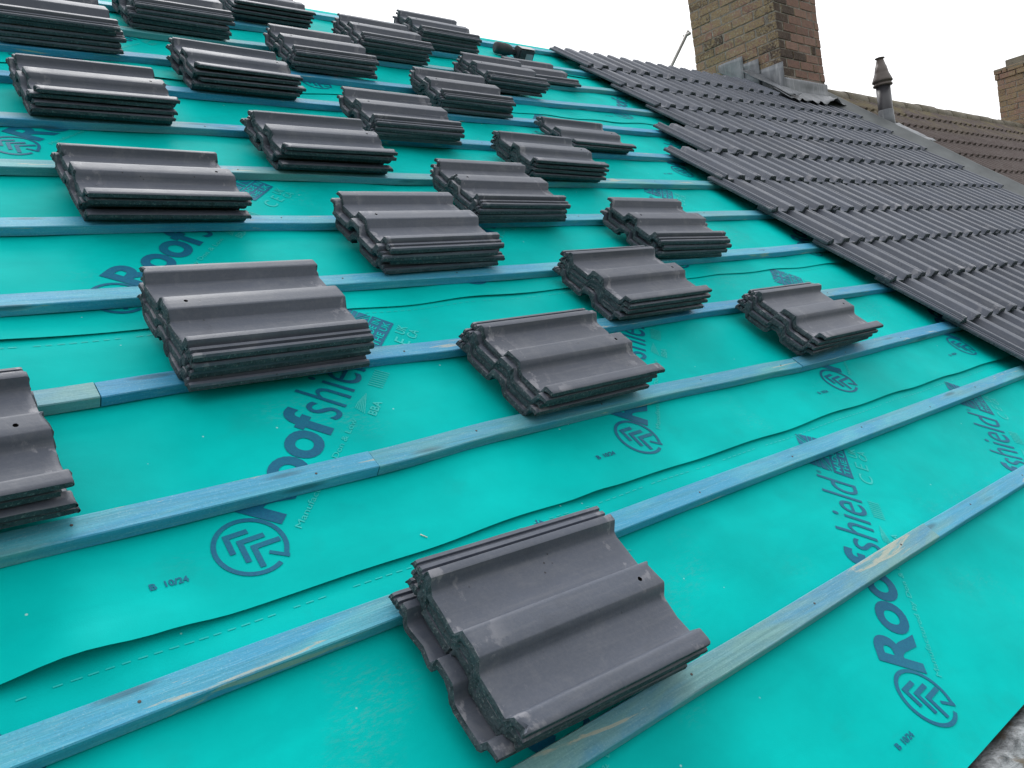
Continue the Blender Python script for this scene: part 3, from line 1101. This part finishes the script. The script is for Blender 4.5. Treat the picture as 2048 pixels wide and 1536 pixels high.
# ------------------------------------------------------------------ brickwork chimney
def brick_stack(bm, x0, x1, y0, y1, z0, z1, corbel=None, seed=1, dark_corner=True):
    """bricks as jittered boxes round the faces; returns tints per face via layer"""
    lay = bm.faces.layers.float.new('tintf')
    rr = random.Random(seed)
    H, J, Lb, Wb = 0.072, 0.0095, 0.215, 0.1025
    z = z0
    row = 0
    while z < z1 - 0.02:
        off = 0.0
        if corbel:
            for zc, oc in corbel:
                if z >= zc:
                    off = oc
        X0, X1, Y0, Y1 = x0 - off, x1 + off, y0 - off, y1 + off
        for face in ('-x', '+x', '-y', '+y'):
            along0, along1 = (Y0, Y1) if face in ('-x', '+x') else (X0, X1)
            # corners alternate stretcher and half
            pos = along0
            first = (row % 2 == 0) == (face in ('-x', '+x'))
            lens = []
            if first:
                ln = Lb
            else:
                pos += Wb + J
                ln = Lb
            end = along1 if first else along1 - Wb - J
            while pos < end - 0.03:
                l = min(ln, end - pos)
                if end - pos - l < 0.05:
                    l = end - pos
                a, b = pos, pos + l
                jo = max(-0.0030, min(0.0030, rr.gauss(0, 0.0025)))
                h0, h1 = z + rr.gauss(0, 0.0015), z + H + rr.gauss(0, 0.002)
                a2, b2 = a + rr.uniform(0, 0.004), b - rr.uniform(0, 0.004)
                d = 0.10
                if face == '-x':
                    vs = add_box(bm, X0 + jo, X0 + d, a2, b2, h0, h1)
                elif face == '+x':
                    vs = add_box(bm, X1 - d, X1 + jo, a2, b2, h0, h1)
                elif face == '-y':
                    vs = add_box(bm, a2, b2, Y0 + jo, Y0 + d, h0, h1)
                else:
                    vs = add_box(bm, a2, b2, Y1 - d, Y1 + jo, h0, h1)
                t = rr.random() * 0.8 + 0.2
                if rr.random() < 0.12:
                    t = rr.random() * 0.2
                # soot-darkened corner column as in the photograph
                near = (face == '-x' and a - Y0 < 0.02) or (face == '-y' and a - X0 < 0.02)
                if dark_corner and near:
                    t = rr.random() * 0.10
                fs = set()
                for v in vs:
                    for f in v.link_faces:
                        fs.add(f)
                for f in fs:
                    f[lay] = t
                for v in vs:
                    v.co += Vector((rr.gauss(0, 0.0012), rr.gauss(0, 0.0012), 0))
                pos = b + J
                ln = Lb
        z += H + J
        row += 1
    return lay


def finish_brick(name, bm, parent, bevel=0.004):
    me = bpy.data.meshes.new(name)
    lay = bm.faces.layers.float.get('tintf')
    bm.faces.ensure_lookup_table()
    bmesh.ops.bevel(bm, geom=list(bm.edges), offset=bevel, segments=1, affect='EDGES', profile=0.6)
    lay = bm.faces.layers.float.get('tintf')
    tints = [f[lay] for f in bm.faces]
    bmesh.ops.recalc_face_normals(bm, faces=bm.faces)
    bm.to_mesh(me)
    bm.free()
    at = me.attributes.new('tint', 'FLOAT', 'FACE')
    at.data.foreach_set('value', tints)
    me.materials.append(M_BRICK)
    o = bpy.data.objects.new(name, me)
    link(o, parent)
    return o


EAVE = rw(0, -0.690, -0.03)
RIDGE = rw(0, APEX, -0.02)
GROUND_Z = EAVE.z - 5.2


def prism(name, u0, u1, dz, mat, parent):
    """gable shaped body under a roof plane"""
    e = Vector((0, EAVE.y + 0.16, EAVE.z + 0.16 * math.tan(TH) - dz))
    r = Vector((0, RIDGE.y, RIDGE.z - dz - 0.02))
    b = Vector((0, 2 * RIDGE.y - e.y, e.z))
    ring = [(e.y, e.z), (r.y, r.z), (b.y, b.z), (b.y, b.z - 0.06), (e.y, e.z - 0.06)]
    bm = bmesh.new()
    A = [bm.verts.new((u0, y, z)) for y, z in ring]
    B = [bm.verts.new((u1, y, z)) for y, z in ring]
    for i in range(5):
        j = (i + 1) % 5
        bm.faces.new((A[i], B[i], B[j], A[j]))
    bm.faces.new(A[::-1])
    bm.faces.new(B)
    bmesh.ops.recalc_face_normals(bm, faces=bm.faces)
    return bm_obj(name, bm, mat, parent)


def walls(name, u0, u1, mat, parent, inset=0.12):
    bm = bmesh.new()
    y0 = EAVE.y + 0.10
    y1 = 2 * RIDGE.y - y0
    add_box(bm, u0, u1, y0, y1, GROUND_Z - 0.2, EAVE.z - 0.20)
    return bm_obj(name, bm, mat, parent)


house = empty('terraced_house', (3.0, 1.0, GROUND_Z))
tag(house, 'house being reroofed, with brick chimney, grey lead strip and mossy gutter', 'house')


def keep(o, parent):
    o.matrix_parent_inverse = parent.matrix_world.inverted()
    return o


bpy.context.view_layer.update()
keep(prism('roof_deck', UMIN, 7.60, 0.045, M_DECK, house), house)
keep(walls('wall', UMIN, 7.60, M_RENDER, house), house)

# gutter at the eaves, silted and mossy
verts, faces = [], []
prof = [(0.050, -0.030), (-0.010, -0.022), (-0.035, -0.020), (-0.062, -0.019), (-0.083, -0.020), (-0.092, -0.012), (-0.104, -0.010), (-0.112, -0.018), (-0.112, -0.090), (-0.080, -0.120), (-0.02, -0.125), (0.050, -0.10)]
nu = 300
for i in range(nu + 1):
    u = UMIN + (7.6 - UMIN) * i / nu
    for j, (y, z) in enumerate(prof):
        dz = 0.0
        if j in (1, 2, 3, 4):
            dz = 0.010 * noise.noise(Vector((u * 14, y * 60, 0))) + 0.005 * noise.noise(Vector((u * 45, y * 90, 3)))
        verts.append((u, EAVE.y + y, EAVE.z + z + dz))
n = len(prof)
for i in range(nu):
    for j in range(n):
        a = i * n + j
        b = i * n + (j + 1) % n
        faces.append((a, a + n, b + n, b))
g = mesh_obj('gutter', verts, faces, M_GUT, house, None, True)
g['label'] = 'mottled grey gutter with brown moss'
keep(g, house)

# bonding strip between the two roofs, rising to the neighbour
bm = bmesh.new()
rows = []
nv = 60
for i in range(nv + 1):
    v = -0.69 + (3.90 + 0.69) * i / nv
    t = i / nv
    wv = 0.004 * noise.noise(Vector((v * 2.2, 0, 3)))
    sec = [(7.44, 0.012), (7.50, 0.030), (7.56, 0.045), (7.66, 0.078), (7.735, 0.100), (7.745, 0.106), (7.757, 0.106), (7.762, 0.096), (7.78, -0.03)]
    rows.append([bm.verts.new((u - 0.055 * t + 0.035, v, w + wv)) for u, w in sec])
for ra, rb in zip(rows, rows[1:]):
    for j in range(len(ra) - 1):
        bm.faces.new((ra[j], ra[j + 1], rb[j + 1], rb[j]))
s = bm_obj('lead_strip', bm, M_STRIP, house, RM, True)
s['label'] = 'flat grey lead strip between the two roofs'
bpy.context.view_layer.update()
keep(s, house)
s.matrix_world = RM

# chimney: core of mortar, bricks, flashings
CX0, CX1, CY0, CY1 = 6.87, 7.62, 2.715, 3.610
ZB = 2.05
bm = bmesh.new()
brick_stack(bm, CX0, CX1, CY0, CY1, ZB, 4.15, corbel=[(3.46, 0.016), (3.90, 0.045), (3.98, 0.075)], seed=5)
chim = finish_brick('chimney', bm, house)
chim['label'] = 'red brick chimney with yellow lichen on its left face'
keep(chim, house)
bm = bmesh.new()
add_box(bm, CX0 + 0.005, CX1 - 0.005, CY0 + 0.005, CY1 - 0.005, ZB - 0.1, 4.14)
keep_m = bm_obj('mortar', bm, M_MORTAR, chim)
bm = bmesh.new()
add_box(bm, CX0 - 0.10, CX1 + 0.10, CY0 - 0.10, CY1 + 0.10, 4.155, 4.20)
crown = bm_obj('chimney_crown', bm, M_RIDGE, chim)


def lead_patch(name, pts, th=0.004, sub=6, bulge=0.0, seed=0, parent=chim):
    """quad patch of sheet lead given by four world points, subdivided and rumpled, with thickness"""
    a, b, c, d = [Vector(p) for p in pts]
    nrm = (b - a).cross(d - a).normalized()
    vs, fs = [], []
    for i in range(sub + 1):
        for j in range(sub + 1):
            s, t = i / sub, j / sub
            p = (a.lerp(b, s)).lerp(d.lerp(c, s), t)
            k = noise.noise(Vector((seed + s * 2.5, t * 2.5, seed * 1.3)))
            p = p + nrm * (bulge * k)
            vs.append(p)
    N = sub + 1
    m = len(vs)
    vs += [v - nrm * th for v in vs]
    for i in range(sub):
        for j in range(sub):
            q = i * N + j
            fs.append((q, q + N, q + N + 1, q + 1))
            fs.append((m + q, m + q + 1, m + q + N + 1, m + q + N))
    for i in range(sub):
        fs.append((i * N, m + i * N, m + (i + 1) * N, (i + 1) * N))
        fs.append((i * N + sub, (i + 1) * N + sub, m + (i + 1) * N + sub, m + i * N + sub))
        fs.append((i, i + 1, m + i + 1, m + i))
        fs.append((sub * N + i, m + sub * N + i, m + sub * N + i + 1, sub * N + i + 1))
    o = mesh_obj(name, vs, fs, M_LEAD, parent, None, True)
    return o


def roofz(y, w=0.06):
    # world height of the plane w above the battens, at world y
    v = (y + w * ST) / CT
    return v * ST + w * CT


XL = CX0 - 0.012
# stepped flashing on the left face (three overlapping pieces), going up the slope
for i, (ya, yb, za, zb) in enumerate(((CY0 - 0.02, CY0 + 0.225, 0.215, 0.215), (CY0 + 0.21, CY0 + 0.40, 0.155, 0.155), (CY0 + 0.365, CY0 + 0.63, 0.150, 0.150))):
    x = XL - 0.007 * i
    ztop = roofz((ya + yb) / 2) + (0.185, 0.125, 0.045)[i]
    lead_patch('flashing', [(x, ya, roofz(ya, -0.04)), (x, yb, roofz(yb, -0.04)), (x + 0.004, yb, ztop), (x + 0.004, ya, ztop)], 0.004, 7, 0.010, 3 + i)
# skirt dressed onto the tiles to the left of the chimney
for i, (ya, yb) in enumerate(((CY0 - 0.16, CY0 + 0.30),)):
    lead_patch('flashing', [(XL - 0.17, ya, roofz(ya, 0.092)), (XL + 0.004, ya, roofz(ya, 0.105)), (XL + 0.004, yb, roofz(yb, 0.105)), (XL - 0.17, yb, roofz(yb, 0.092))], 0.004, 10, 0.022, 11)
# front apron: upstand on the brick face, then dressed down over the tiles with a rumpled lower edge
zf = roofz(CY0, 0.06)
lead_patch('flashing', [(CX0 - 0.02, CY0 - 0.012, zf - 0.01), (CX1 + 0.01, CY0 - 0.012, zf - 0.01), (CX1 + 0.01, CY0 - 0.010, zf + 0.135), (CX0 - 0.02, CY0 - 0.010, zf + 0.135)], 0.004, 9, 0.012, 21)
verts, faces = [], []
N = 28
for i in range(N + 1):
    s = i / N
    x = CX0 - 0.19 + (CX1 - CX0 + 0.24) * s
    ylen = 0.155 + 0.03 * noise.noise(Vector((s * 6, 1, 0)))
    lift = 0.025 * max(0, noise.noise(Vector((s * 5.0, 4, 0))))
    if s > 0.62:
        lift += 0.060 * math.sin((s - 0.62) / 0.38 * math.pi) ** 2     # the flap that has curled up at the right
    for j in range(7):
        t = j / 6
        y = CY0 - 0.008 - ylen * t
        verts.append((x, y, roofz(y, 0.072 + 0.022 * math.sin(s * 40) * t * 0.4) + 0.02 * (1 - t) + lift * t * t))
for i in range(N):
    for j in range(6):
        a = i * 7 + j
        faces.append((a, a + 1, a + 8, a + 7))
ap = mesh_obj('flashing', verts, faces, M_LEAD, chim, None, True)
so = ap.modifiers.new('thickness', 'SOLIDIFY')
so.thickness = 0.004

# aerial pole behind the chimney
bm = bmesh.new()
p0, p1 = Vector((6.25, 3.62, 2.54)), Vector((6.80, 3.60, 3.165))
ax = (p1 - p0).to_track_quat('Z', 'Y').to_matrix().to_4x4()
ax.translation = p0
Lp = (p1 - p0).length
lathe(bm, [(0.017, 0), (0.017, Lp), (0.010, Lp + 0.002)], 14, True, ax)
pole = empty('aerial_pole', p0)
tag(pole, 'slanting grey aerial pole against the sky left of the chimney', 'pole')
bpy.context.view_layer.update()
keep(bm_obj('tube', bm, M_POLE, pole), pole)
bm = bmesh.new()
ax2 = ax.copy()
ax2.translation = p1 - (p1 - p0).normalized() * 0.05
rot90 = Matrix.Rotation(math.radians(90), 4, 'Y')
lathe(bm, [(0.012, -0.05), (0.016, -0.045), (0.016, 0.03), (0.012, 0.035)], 12, True, ax2 @ rot90)
keep(bm_obj('bracket', bm, M_POLE, pole), pole)

# ------------------------------------------------------------------ the neighbouring house
NU0, NU1 = 7.60, 20.0
nb = empty('neighbour_house', (13, 1.0, GROUND_Z))
tag(nb, 'adjoining house with brown weathered ribbed roof and mossy ridge', 'house')
bpy.context.view_layer.update()
keep(prism('roof_deck', NU0 + 0.012, NU1, 0.06, M_DECK, nb), nb)
keep(walls('wall', NU0 + 0.012, NU1, M_RENDER, nb), nb)
verts, faces = [], []
nv_, nf_ = verts, faces
courses = [-0.72 + 0.355 * i for i in range(14)]
du = 0.0125
nu = int((NU1 - NU0) / du)
rp = [0, 0.2, 0.75, 1.0, 1.0, 1.0, 0.75, 0.2, 0, 0, 0, 0]
for ci, vlo in enumerate(courses):
    vhi = min(vlo + 0.41, 3.99)
    if vlo > 3.85:
        break
    base = len(verts)
    ro = random.Random(ci)
    for i in range(nu + 1):
        u = NU0 + du * i
        h = 0.027 * rp[i % 12]
        tw = 0.003 * noise.noise(Vector((int(i / 24) * 3.7, ci * 2.0, 0)))
        verts.append((u, vlo, 0.018 + h + tw - 0.020))
        verts.append((u, vlo, 0.018 + h + tw))
        verts.append((u, vhi, 0.018 + h - 0.026))
    for i in range(nu):
        a = base + i * 3
        faces.append((a, a + 3, a + 4, a + 1))
        faces.append((a + 1, a + 4, a + 5, a + 2))
o = mesh_obj('roof', verts, faces, M_BROWN, nb, RM)
keep(o, nb)
o.matrix_world = RM
# ridge tiles in one row, each its own half-round piece of the part
bm = bmesh.new()
u = NU0 + 0.16
rr = random.Random(4)
while u < NU1 - 0.3:
    l = 0.44
    dz = rr.gauss(0, 0.004)
    A, B = [], []
    for q in range(13):
        a = math.radians(-12 + 204 * q / 12)
        for lst, x, r in ((A, u + 0.006, 0.120), (B, u + l, 0.120)):
            r2 = r + rr.gauss(0, 0.001)
            lst.append(bm.verts.new((x, RIDGE.y + r2 * 0.98 * math.cos(a), RIDGE.z - 0.035 + dz + r2 * 0.82 * math.sin(a))))
    for q in range(12):
        f = bm.faces.new((A[q], A[q + 1], B[q + 1], B[q]))
        f.smooth = True
    bm.faces.new(A[::-1])
    bm.faces.new(B)
    u += 0.452
o = bm_obj('ridge_tiles', bm, M_RIDGE, nb)
keep(o, nb)
# far chimney on the neighbour's ridge
bm = bmesh.new()
brick_stack(bm, 14.0, 14.75, 2.62, 3.315, 2.15, 3.40, corbel=[(3.24, 0.02)], seed=9, dark_corner=False)
fch = finish_brick('chimney', bm, nb)
fch['label'] = 'squat lichen covered brick chimney at the right picture edge'
keep(fch, nb)
bm = bmesh.new()
add_box(bm, 14.005, 14.745, 2.625, 3.310, 2.05, 3.40)
bm_obj('mortar', bm, M_MORTAR, fch)
bm = bmesh.new()
vs = add_box(bm, 13.98, 14.77, 2.60, 3.335, 3.405, 3.445)
add_box(bm, 14.08, 14.67, 2.70, 3.20, 3.448, 3.56)
bmesh.ops.bevel(bm, geom=list(bm.edges), offset=0.008, segments=1, affect='EDGES')
bm_obj('chimney_crown', bm, M_RIDGE, fch)

# flue with cowl on the neighbour's roof
FB = rw(7.845, 2.95, 0.0)
flue = empty('boiler_flue', FB)
tag(flue, 'slim grey boiler flue with brown conical cowl beyond the laid tiles', 'flue')
bpy.context.view_layer.update()


def lathe_part(name, prof, mat, parent, seg=32):
    bm = bmesh.new()
    lathe(bm, prof, seg)
    o = bm_obj(name, bm, mat, parent, None, False)
    for p in o.data.polygons:
        p.use_smooth = len(p.vertices) == 4
    return o


lathe_part('pipe', [(0.0635, -0.05), (0.0635, 0.435)], M_FLUE, flue)
lathe_part('sleeve', [(0.071, -0.04), (0.070, 0.15), (0.067, 0.155), (0.067, 0.205), (0.064, 0.21)], M_LEAD, flue)
lathe_part('cowl', [(0.062, 0.4300), (0.084, 0.4345), (0.086, 0.4417), (0.080, 0.4525), (0.070, 0.4561), (0.072, 0.4669), (0.088, 0.4705), (0.090, 0.4795), (0.084, 0.4957), (0.066, 0.5425),
                    (0.062, 0.5515), (0.060, 0.5650), (0.050, 0.6145), (0.047, 0.6163), (0.034, 0.6640), (0.030, 0.6793)], M_COWL, flue)
lathe_part('cap', [(0.026, 0.6775), (0.043, 0.6874), (0.044, 0.6919), (0.020, 0.6991)], M_COWL, flue)
sl = mesh_obj('lead_slate', [], [], M_LEAD, flue)
bm = bmesh.new()
N = 16
g = [[bm.verts.new((7.70 + 0.62 * i / N, 2.70 + 0.42 * j / N, 0.050 + 0.008 * math.sin(i * 2.1) + 0.012 * noise.noise(Vector((i * 0.4, j * 0.4, 0))))) for j in range(N + 1)] for i in range(N + 1)]
for i in range(N):
    for j in range(N):
        bm.faces.new((g[i][j], g[i + 1][j], g[i + 1][j + 1], g[i][j + 1]))
for v in bm.verts:
    v.co = RM @ v.co - FB
bm.to_mesh(sl.data)
bm.free()
for p in sl.data.polygons:
    p.use_smooth = True
sm = sl.modifiers.new('thickness', 'SOLIDIFY')
sm.thickness = 0.004

# ------------------------------------------------------------------ cordless tool left below the ridge
DB = RM @ Matrix.Translation((3.70, 3.645, -0.022))
drill = empty('cordless_drill', mat=DB)
tag(drill, 'dark cordless drill lying just below the ridge beside the battery pack', 'power tool')
bpy.context.view_layer.update()
bm = bmesh.new()
ax = Matrix.Translation((-0.10, 0.045, 0.040)) @ Matrix.Rotation(math.radians(-12), 4, 'Z') @ Matrix.Rotation(math.radians(90), 4, 'Y')
lathe(bm, [(0.026, 0.0), (0.036, 0.006), (0.038, 0.025), (0.037, 0.060), (0.039, 0.066), (0.037, 0.095), (0.030, 0.120), (0.022, 0.126)], 22, True, ax)
b = bm_obj('body', bm, M_BLACK, drill)
for p in b.data.polygons:
    p.use_smooth = len(p.vertices) == 4
bm = bmesh.new()
ax = Matrix.Translation((0.018, 0.022, 0.040)) @ Matrix.Rotation(math.radians(-12), 4, 'Z') @ Matrix.Rotation(math.radians(90), 4, 'Y')
lathe(bm, [(0.021, 0.0), (0.020, 0.018), (0.011, 0.034), (0.009, 0.040)], 16, True, ax)
bm_obj('chuck', bm, M_TGREY, drill, None, True)
bm = bmesh.new()
add_box(bm, -0.030, 0.055, -0.010, 0.026, 0.020, 0.052)
bmesh.ops.bevel(bm, geom=list(bm.edges), offset=0.009, segments=2, affect='EDGES')
bm_obj('handle', bm, M_BLACK, drill)
bm = bmesh.new()
add_box(bm, 0.050, 0.180, -0.045, 0.030, 0.002, 0.078)
bmesh.ops.bevel(bm, geom=list(bm.edges), offset=0.008, segments=2, affect='EDGES')
bp = bm_obj('battery_pack', bm, M_BLACK, drill)
bm = bmesh.new()
add_box(bm, 0.105, 0.165, -0.0472, -0.0452, 0.012, 0.050)
bm_obj('battery_label', bm, M_TLABEL, bp)
bm = bmesh.new()
add_box(bm, 0.060, 0.176, -0.040, 0.012, 0.0782, 0.0805)
bm_obj('battery_rail', bm, M_TEDGE, bp)
drill.rotation_mode = 'XYZ'

# a pale splinter of batten lying on the sheet above the front stack
bm = bmesh.new()
add_box(bm, -0.0075, 0.0075, -0.0011, 0.0011, 0.0, 0.0016)
for v in bm.verts:
    if v.co.x > 0:
        v.co.y *= 0.35
spl = bm_obj('wood_splinter', bm, simple('fresh_wood', (0.62, 0.60, 0.50), 0.7, 0.2, 0, 90, 0.15))
spl.matrix_world = RM @ Matrix.Translation((0.833, 0.186, sheet_w(1, 0.833, 0.186) + 0.001)) @ Matrix.Rotation(math.radians(-52), 4, 'Z')
tag(spl, 'tiny pale wood splinter on the turquoise sheet above the nearest tile stack', 'splinter')

# ------------------------------------------------------------------ ground far below
verts, faces = [], []
o = mesh_obj('ground', [(-900, -900, GROUND_Z), (900, -900, GROUND_Z), (900, 900, GROUND_Z), (-900, 900, GROUND_Z)], [(0, 1, 2, 3)], M_GRASS)
tag(o, kind='structure')

# ------------------------------------------------------------------ light
SUN_AZ, SUN_EL = math.radians(64), math.radians(53)      # direction to the sun: azimuth from +x towards +y
sd = Vector((math.cos(SUN_EL) * math.cos(SUN_AZ), math.cos(SUN_EL) * math.sin(SUN_AZ), math.sin(SUN_EL)))
sl_ = bpy.data.lights.new('sun', 'SUN')
sl_.energy = 1.3
sl_.angle = math.radians(24)
sl_.color = (1.0, 0.985, 0.97)
so_ = bpy.data.objects.new('sun', sl_)
link(so_)
so_.rotation_euler = (-sd).to_track_quat('-Z', 'Y').to_euler()
wd = bpy.data.worlds.new('World')
scene.world = wd
wd.use_nodes = True
wt = wd.node_tree
wt.nodes.clear()
wo = wt.nodes.new('ShaderNodeOutputWorld')
bg = wt.nodes.new('ShaderNodeBackground')
bg.inputs['Strength'].default_value = 0.1
sky = wt.nodes.new('ShaderNodeTexSky')
sky.sky_type = 'NISHITA'
sky.sun_disc = False
sky.sun_elevation = SUN_EL
sky.sun_rotation = math.pi / 2 - SUN_AZ
sky.air_density = 1.0
sky.dust_density = 1.0
# bright cloud sheet over most of the sky
tc = wt.nodes.new('ShaderNodeTexCoord')
nz = wt.nodes.new('ShaderNodeTexNoise')
nz.inputs['Scale'].default_value = 2.2
nz.inputs['Detail'].default_value = 5
wt.links.new(tc.outputs['Generated'], nz.inputs['Vector'])
rp_ = wt.nodes.new('ShaderNodeValToRGB')
rp_.color_ramp.elements[0].position = 0.35
rp_.color_ramp.elements[0].color = (10.6, 10.7, 10.9, 1)
rp_.color_ramp.elements[1].position = 0.7
rp_.color_ramp.elements[1].color = (11.6, 11.6, 11.6, 1)
wt.links.new(nz.outputs['Fac'], rp_.inputs[0])
dp = wt.nodes.new('ShaderNodeVectorMath')
dp.operation = 'DOT_PRODUCT'
dp.inputs[1].default_value = sd
nrm_ = wt.nodes.new('ShaderNodeVectorMath')
nrm_.operation = 'NORMALIZE'
wt.links.new(tc.outputs['Generated'], nrm_.inputs[0])
wt.links.new(nrm_.outputs[0], dp.inputs[0])
mr_ = wt.nodes.new('ShaderNodeMapRange')
mr_.interpolation_type = 'SMOOTHSTEP'
mr_.inputs['From Min'].default_value = -0.55
mr_.inputs['From Max'].default_value = 1.0
mr_.inputs['To Min'].default_value = 0.55
mr_.inputs['To Max'].default_value = 1.55
wt.links.new(dp.outputs['Value'], mr_.inputs[0])
gr_ = wt.nodes.new('ShaderNodeMix')
gr_.data_type = 'RGBA'
gr_.blend_type = 'MULTIPLY'
gr_.inputs[0].default_value = 1.0
wt.links.new(rp_.outputs[0], gr_.inputs[6])
wt.links.new(mr_.outputs[0], gr_.inputs[7])
mx = wt.nodes.new('ShaderNodeMix')
mx.data_type = 'RGBA'
mx.inputs[0].default_value = 0.95
wt.links.new(sky.outputs[0], mx.inputs[6])
wt.links.new(gr_.outputs[2], mx.inputs[7])
wt.links.new(mx.outputs[2], bg.inputs[0])
wt.links.new(bg.outputs[0], wo.inputs[0])

# ------------------------------------------------------------------ camera
cd = bpy.data.cameras.new('camera')
cd.sensor_width = 36.0
cd.lens = 1621.94 / 2048 * 36.0
cd.clip_start = 0.05
cd.clip_end = 3000
cam = bpy.data.objects.new('camera', cd)
link(cam)
X = Vector((0.7556538506393073, -0.63952199452016, -0.1414173841456196))
D = Vector((-0.142384336995976, 0.05035328274312845, -0.9885298414781957))
F = Vector((0.6393074053941887, 0.7671220016658693, -0.053008263186860305))
mw = Matrix((X, -D, -F)).transposed().to_4x4()
mw.translation = (0.0, -1.167, 0.446)
cam.matrix_world = mw
scene.camera = cam
scene.view_settings.view_transform = 'Standard'
scene.view_settings.look = 'None'
scene.view_settings.exposure = 0.0
scene.view_settings.gamma = 1.0
